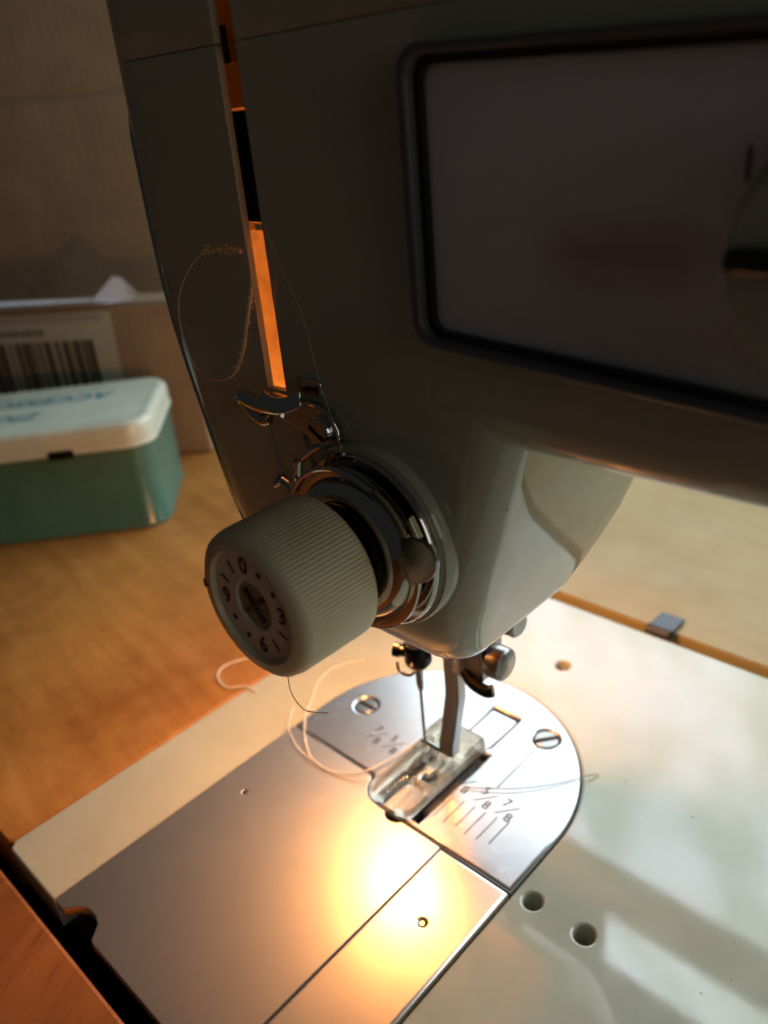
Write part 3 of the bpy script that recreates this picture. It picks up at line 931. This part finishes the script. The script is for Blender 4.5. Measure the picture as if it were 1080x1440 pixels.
bm = bmesh.new()
tube(bm, [(9.0, -40.8, 116.4), (6.4, -42.2, 116.8), (3.6, -43.0, 117.6), (1.4, -42.8, 118.0), (0.8, -42.2, 117.0), (2.2, -41.8, 115.2), (4.6, -41.8, 113.8), (6.2, -41.4, 114.2)], 1.35, 12,
     taper=lambda t: 1.0 if t < 0.8 else 0.85)
finish('guide_hook', bm, 'chrome', guide)
bm = bmesh.new()
slab(bm, [rrect(13.6, 18.4, 119.2, 122.2, 0.8, 3)], -39.4, -38.45, XZ)
finish('guide_tab', bm, 'chrome', guide, bevel=0.3)

# ------------------------------------------------------------------ loose threads
bm = bmesh.new()
loop = [(7.4, -41.2, 145.0), (6.8, -41.2, 138), (5.0, -41.4, 133), (3.4, -41.6, 129), (1.2, -41.8, 124.4), (-2.6, -42, 120.6), (-8.3, -42, 119.2), (-13.2, -41.6, 120.4), (-16.6, -41, 124.2), (-17.8, -40.6, 129.4),
        (-16.2, -40.4, 134.2), (-11.6, -40.6, 138.6), (-6.6, -40.8, 141.6), (-2.0, -41.0, 142.8), (2.6, -41.2, 142.9), (5.0, -41, 142.6)]
Pl = tube(bm, loop, 0.22, 6, taper=lambda t: 1.5 if 0.08 < t < 0.34 or t > 0.8 else 0.55)
th = finish('loose_thread', bm, 'thread_tan', None)
tag(th, 'tan frayed thread looped over the machine head left of its slot', 'thread')
bm = bmesh.new()
for i in range(220):
    k = random.choice([random.uniform(0.10, 0.33), random.uniform(0.82, 0.99)])
    p = Pl[int(k * (len(Pl) - 1))]
    d = Vector((random.gauss(0, 1), random.gauss(0, 1), random.gauss(0, 1))).normalized()
    q = p + d * random.uniform(0.3, 1.3)
    tube(bm, [p, (p + q) / 2 + Vector((random.gauss(0, .15), random.gauss(0, .15), random.gauss(0, .15))), q], 0.07, 3, per=2)
fz = finish('lint', bm, 'thread_tan', th, smooth=0)
fz['kind'] = 'stuff'

bm = bmesh.new()
tube(bm, [(21.6, -56.6, 85.2), (21.0, -57, 78.5), (20.6, -57, 71.6), (21.7, -57, 69.2), (23.9, -57, 68.1), (27.2, -57, 69.2), (30.5, -57, 70.8)], 0.09, 6)
tag(finish('hanging_thread', bm, 'thread_tan', None), 'thin tan thread end dangling below the ribbed tension knob', 'thread')
bm = bmesh.new()
tube(bm, [(-5.6, 2.0, TOP + 1.2), (-7.6, -9.0, TOP + 0.7), (-10.5, -16.6, TOP + 0.5), (-16.7, -21.4, TOP + 0.5), (-24.7, -21.9, TOP + 0.6), (-31.2, -18.8, TOP + 0.8), (-39.3, -11.8, TOP + 1.0), (-43.9, -5.3, 1.0), (-49.6, 3.2, 0.6), (-50.9, 11.3, 0.4), (-46, 20, 0.4)], 0.20, 7)
tube(bm, [(-5.8, -17.6, TOP + 0.9), (-11, -20.6, TOP + 0.4), (-16.9, -21.6, TOP + 0.4), (-26.1, -22.2, TOP + 0.4), (-33.6, -20.7, TOP + 0.5), (-41, -17, 0.9), (-47, -10, 0.4)], 0.14, 7)
tag(finish('loose_thread', bm, 'thread_pale', None), 'pale thread tail curling from the presser foot over needle plate and slide plate', 'thread')
bm = bmesh.new()
tube(bm, [(-64.0, 12, 0.5), (-72.3, 6.7, 0.2), (-79.1, -3.2, 0.0), (-81.8, -10, 0.0), (-78.9, -14.8, 0.0), (-72.1, -16.5, 0.0), (-67.0, -12.7, 0.4), (-62, -12, 0.4)], 0.24, 7)
tag(finish('loose_thread', bm, 'thread_pale', None), 'short pale thread curl on the table edge below the knob', 'thread')
bm = bmesh.new()
tube(bm, [(13.6, -4.0, TOP + 0.25), (20, 0.4, TOP + 0.2), (26, 5.2, TOP + 0.2), (32, 12, TOP + 0.2), (36.2, 18.4, TOP + 0.2), (38.4, 22, 0.4)], 0.09, 6)
tube(bm, [(13.8, -5.0, TOP + 0.25), (22, 0.0, TOP + 0.2), (28, 5.4, TOP + 0.2), (33, 11.8, TOP + 0.2), (36.8, 18.6, TOP + 0.2), (38.8, 22, 0.4)], 0.08, 6)
tag(finish('loose_thread', bm, 'thread_grey', None), 'doubled grey thread lying across the needle plate beside its gauge marks', 'thread')
bm = bmesh.new()
tube(bm, [(9.0, -38.6, 146), (13.5, -39.4, 138.8), (16.0, -39.6, 134.5), (17.3, -39.6, 130.3), (19.9, -40.6, 123.3), (23.5, -41.4, 114.6), (24.6, -41.6, 109.4)], 0.045, 5)
tag(finish('upper_thread', bm, 'thread_tan', None), 'hair-thin upper thread running down the head front into the tension discs', 'thread')

# ------------------------------------------------------------------ accessory tin
tin = thing('accessory_tin', 'green tin with cream lid and teal lettering in front of the cardboard parcel', 'tin', (-189.8, 40.6, -0.5), math.radians(49.4))
def rr_loft(bm, x0, x1, y0, y1, r, levels, cap=True):
    R_ = []
    for z, ins in levels:
        R_.append([V(bm, a, b_, z) for a, b_ in rrect(x0 + ins, x1 - ins, y0 + ins, y1 - ins, max(r - ins, 0.5), 8)])
    for A_, B_ in zip(R_, R_[1:]):
        for i in range(len(A_)):
            j = (i + 1) % len(A_)
            bm.faces.new((A_[i], A_[j], B_[j], B_[i]))
    if cap:
        bm.faces.new(R_[0]); bm.faces.new(R_[-1])
TX0, TX1, TY0, TY1 = -128, -0.5, -1.0, 66
bm = bmesh.new()
rr_loft(bm, TX0, TX1, TY0, TY1, 11, [(0, 0.6), (0.6, -0.5), (1.8, -0.5), (2.4, 0.0), (43, 0.0)])
finish('tin_body', bm, 'tin_green', tin)
bm = bmesh.new()
rr_loft(bm, TX0 - 1, TX1 + 1, TY0 - 1, TY1 + 1, 12, [(39.0, 0.3), (39.4, -0.5), (40.4, -0.5), (40.8, 0), (47.6, 0), (49.2, 0.6), (50.3, 1.8), (50.8, 3.6), (50.5, 5.0), (50.8, 7.0)])
lid = finish('lid', bm, 'tin_cream', tin)
bm = bmesh.new()
ex, ey = (-1, 0, 0), (0, -1, 0)
text_into(bm, 'ACCESSORIES', 13, (-22, 43, 50.8), ex, ey, 'LEFT', 0.25, 0.35)
text_into(bm, 'ZIGZAG', 13, (-50, 22, 50.8), ex, ey, 'LEFT', 0.25, 0.35)
finish('lettering', bm, 'teal_print', lid, smooth=0)
bm = bmesh.new()
slab(bm, [rrect(-44, -33, 37.8, 41.6, 1.2, 3)], -2.9, -1.6, XZ)
finish('latch', bm, 'black_steel', tin, bevel=0.3)

# ------------------------------------------------------------------ cardboard parcel with bar-code label
BA = math.radians(34.8)
par = thing('shipping_box', 'low brown cardboard parcel with a bar-code label behind the green tin', 'box', (-244.2, 104.3, -0.5), BA)
bm = bmesh.new()
slab(bm, [rrect(-190, 0, 0, 25, 2.5, 3)], 0, 81.5)
finish('carton', bm, 'cardboard', par, bevel=1.6, seg=3)
bm = bmesh.new()
box(bm, -189, -1.5, 1.5, 12.0, 81.5, 83.0)
finish('flap', bm, 'cardboard', par, bevel=0.6)
bm = bmesh.new()
box(bm, -189, -1.5, 12.6, 23.5, 81.5, 82.8)
finish('flap', bm, 'cardboard', par, bevel=0.6)
bm = bmesh.new()
slab(bm, [[(-132, 30), (-43.4, 30), (-41.4, 79.2), (-132, 79.2)]], -0.35, -0.02, XZ)
lab = finish('shipping_label', bm, 'label_paper', par)
bm = bmesh.new()
x = -54.2
while x > -130:
    wd = random.choice((0.7, 0.7, 1.3, 2.1, 2.8))
    slab(bm, [[(x - wd, 34), (x, 34), (x, 65.2), (x - wd, 65.2)]], -0.45, -0.34, XZ)
    x -= wd + random.choice((0.8, 0.8, 1.4, 2.0))
finish('bar_code', bm, 'ink', lab, smooth=0)
bm = bmesh.new()
xx = -81
for i in range(11):          # worn line of print, too blurred to read: broken strokes
    hh = random.uniform(1.6, 3.2)
    slab(bm, [[(xx - 2.0, 68.6), (xx, 68.6), (xx, 68.6 + hh), (xx - 1.7, 68.6 + hh)]], -0.45, -0.34, XZ)
    slab(bm, [[(xx - 2.4, 68.8 + hh), (xx - 0.4, 68.8 + hh), (xx - 0.4, 72.2), (xx - 1.0, 72.2)]], -0.45, -0.34, XZ)
    xx -= 3.5
finish('print_line', bm, 'ink', lab, smooth=0)
bm = bmesh.new()
slab(bm, [rect(-131, -46, 75.2, 78.2)], -0.45, -0.34, XZ)
finish('print_rule', bm, 'thread_grey', lab, smooth=0)

# folded white paper on the parcel
pap = thing('paper_sheet', 'folded white paper lying on top of the brown parcel', 'paper', (-244.2, 104.3, 82.8), BA)
bm = bmesh.new()
def sheet(bm, P, th=0.3):
    a = [V(bm, *p) for p in P]; b_ = [V(bm, p[0], p[1], p[2] - th) for p in P]
    bm.faces.new(a); bm.faces.new(b_)
    for i in range(len(P)):
        j = (i + 1) % len(P); bm.faces.new((a[i], a[j], b_[j], b_[i]))
sheet(bm, [(-120, -1.2, 0.4), (-40, -1.0, 0.4), (-33, 4, 0.5), (-31, 9, 0.6), (-120, 10, 0.6)])
sheet(bm, [(-120, -2.4, 2.4), (-46, -2.0, 2.0), (-36, 5, 1.2), (-120, 6, 3.0)])
finish('paper_fold', bm, 'white_paper', pap, smooth=0)
bm = bmesh.new()
sheet(bm, [(-50, 2.0, 1.6), (-30.5, 4.0, 0.9), (-35.4, 9.0, 10.6), (-39.6, 9.2, 11.8)])
sheet(bm, [(-39.6, 9.2, 11.8), (-35.4, 9.0, 10.6), (-30.5, 14, 0.9), (-50, 16, 1.4)])
finish('paper_peak', bm, 'white_paper', pap, smooth=0)

# ------------------------------------------------------------------ tall cardboard box behind
big = thing('cardboard_box', 'tall plain cardboard box standing behind the parcel', 'box', (-300, 180, -0.5), BA)
bm = bmesh.new()
slab(bm, [rrect(-420, 70, 0, 120, 3, 3)], 0, 181)
finish('carton', bm, 'cardboard_dark', big, bevel=2.0, seg=3)
bm = bmesh.new()
slab(bm, [rrect(-419, 69, -0.5, 3.2, 1.0, 3)], 182.6, 420)
slab(bm, [rrect(-419, 69, 116, 119.5, 1.0, 3)], 181, 420)
finish('upright_flap', bm, 'cardboard_dark', big, bevel=0.8)
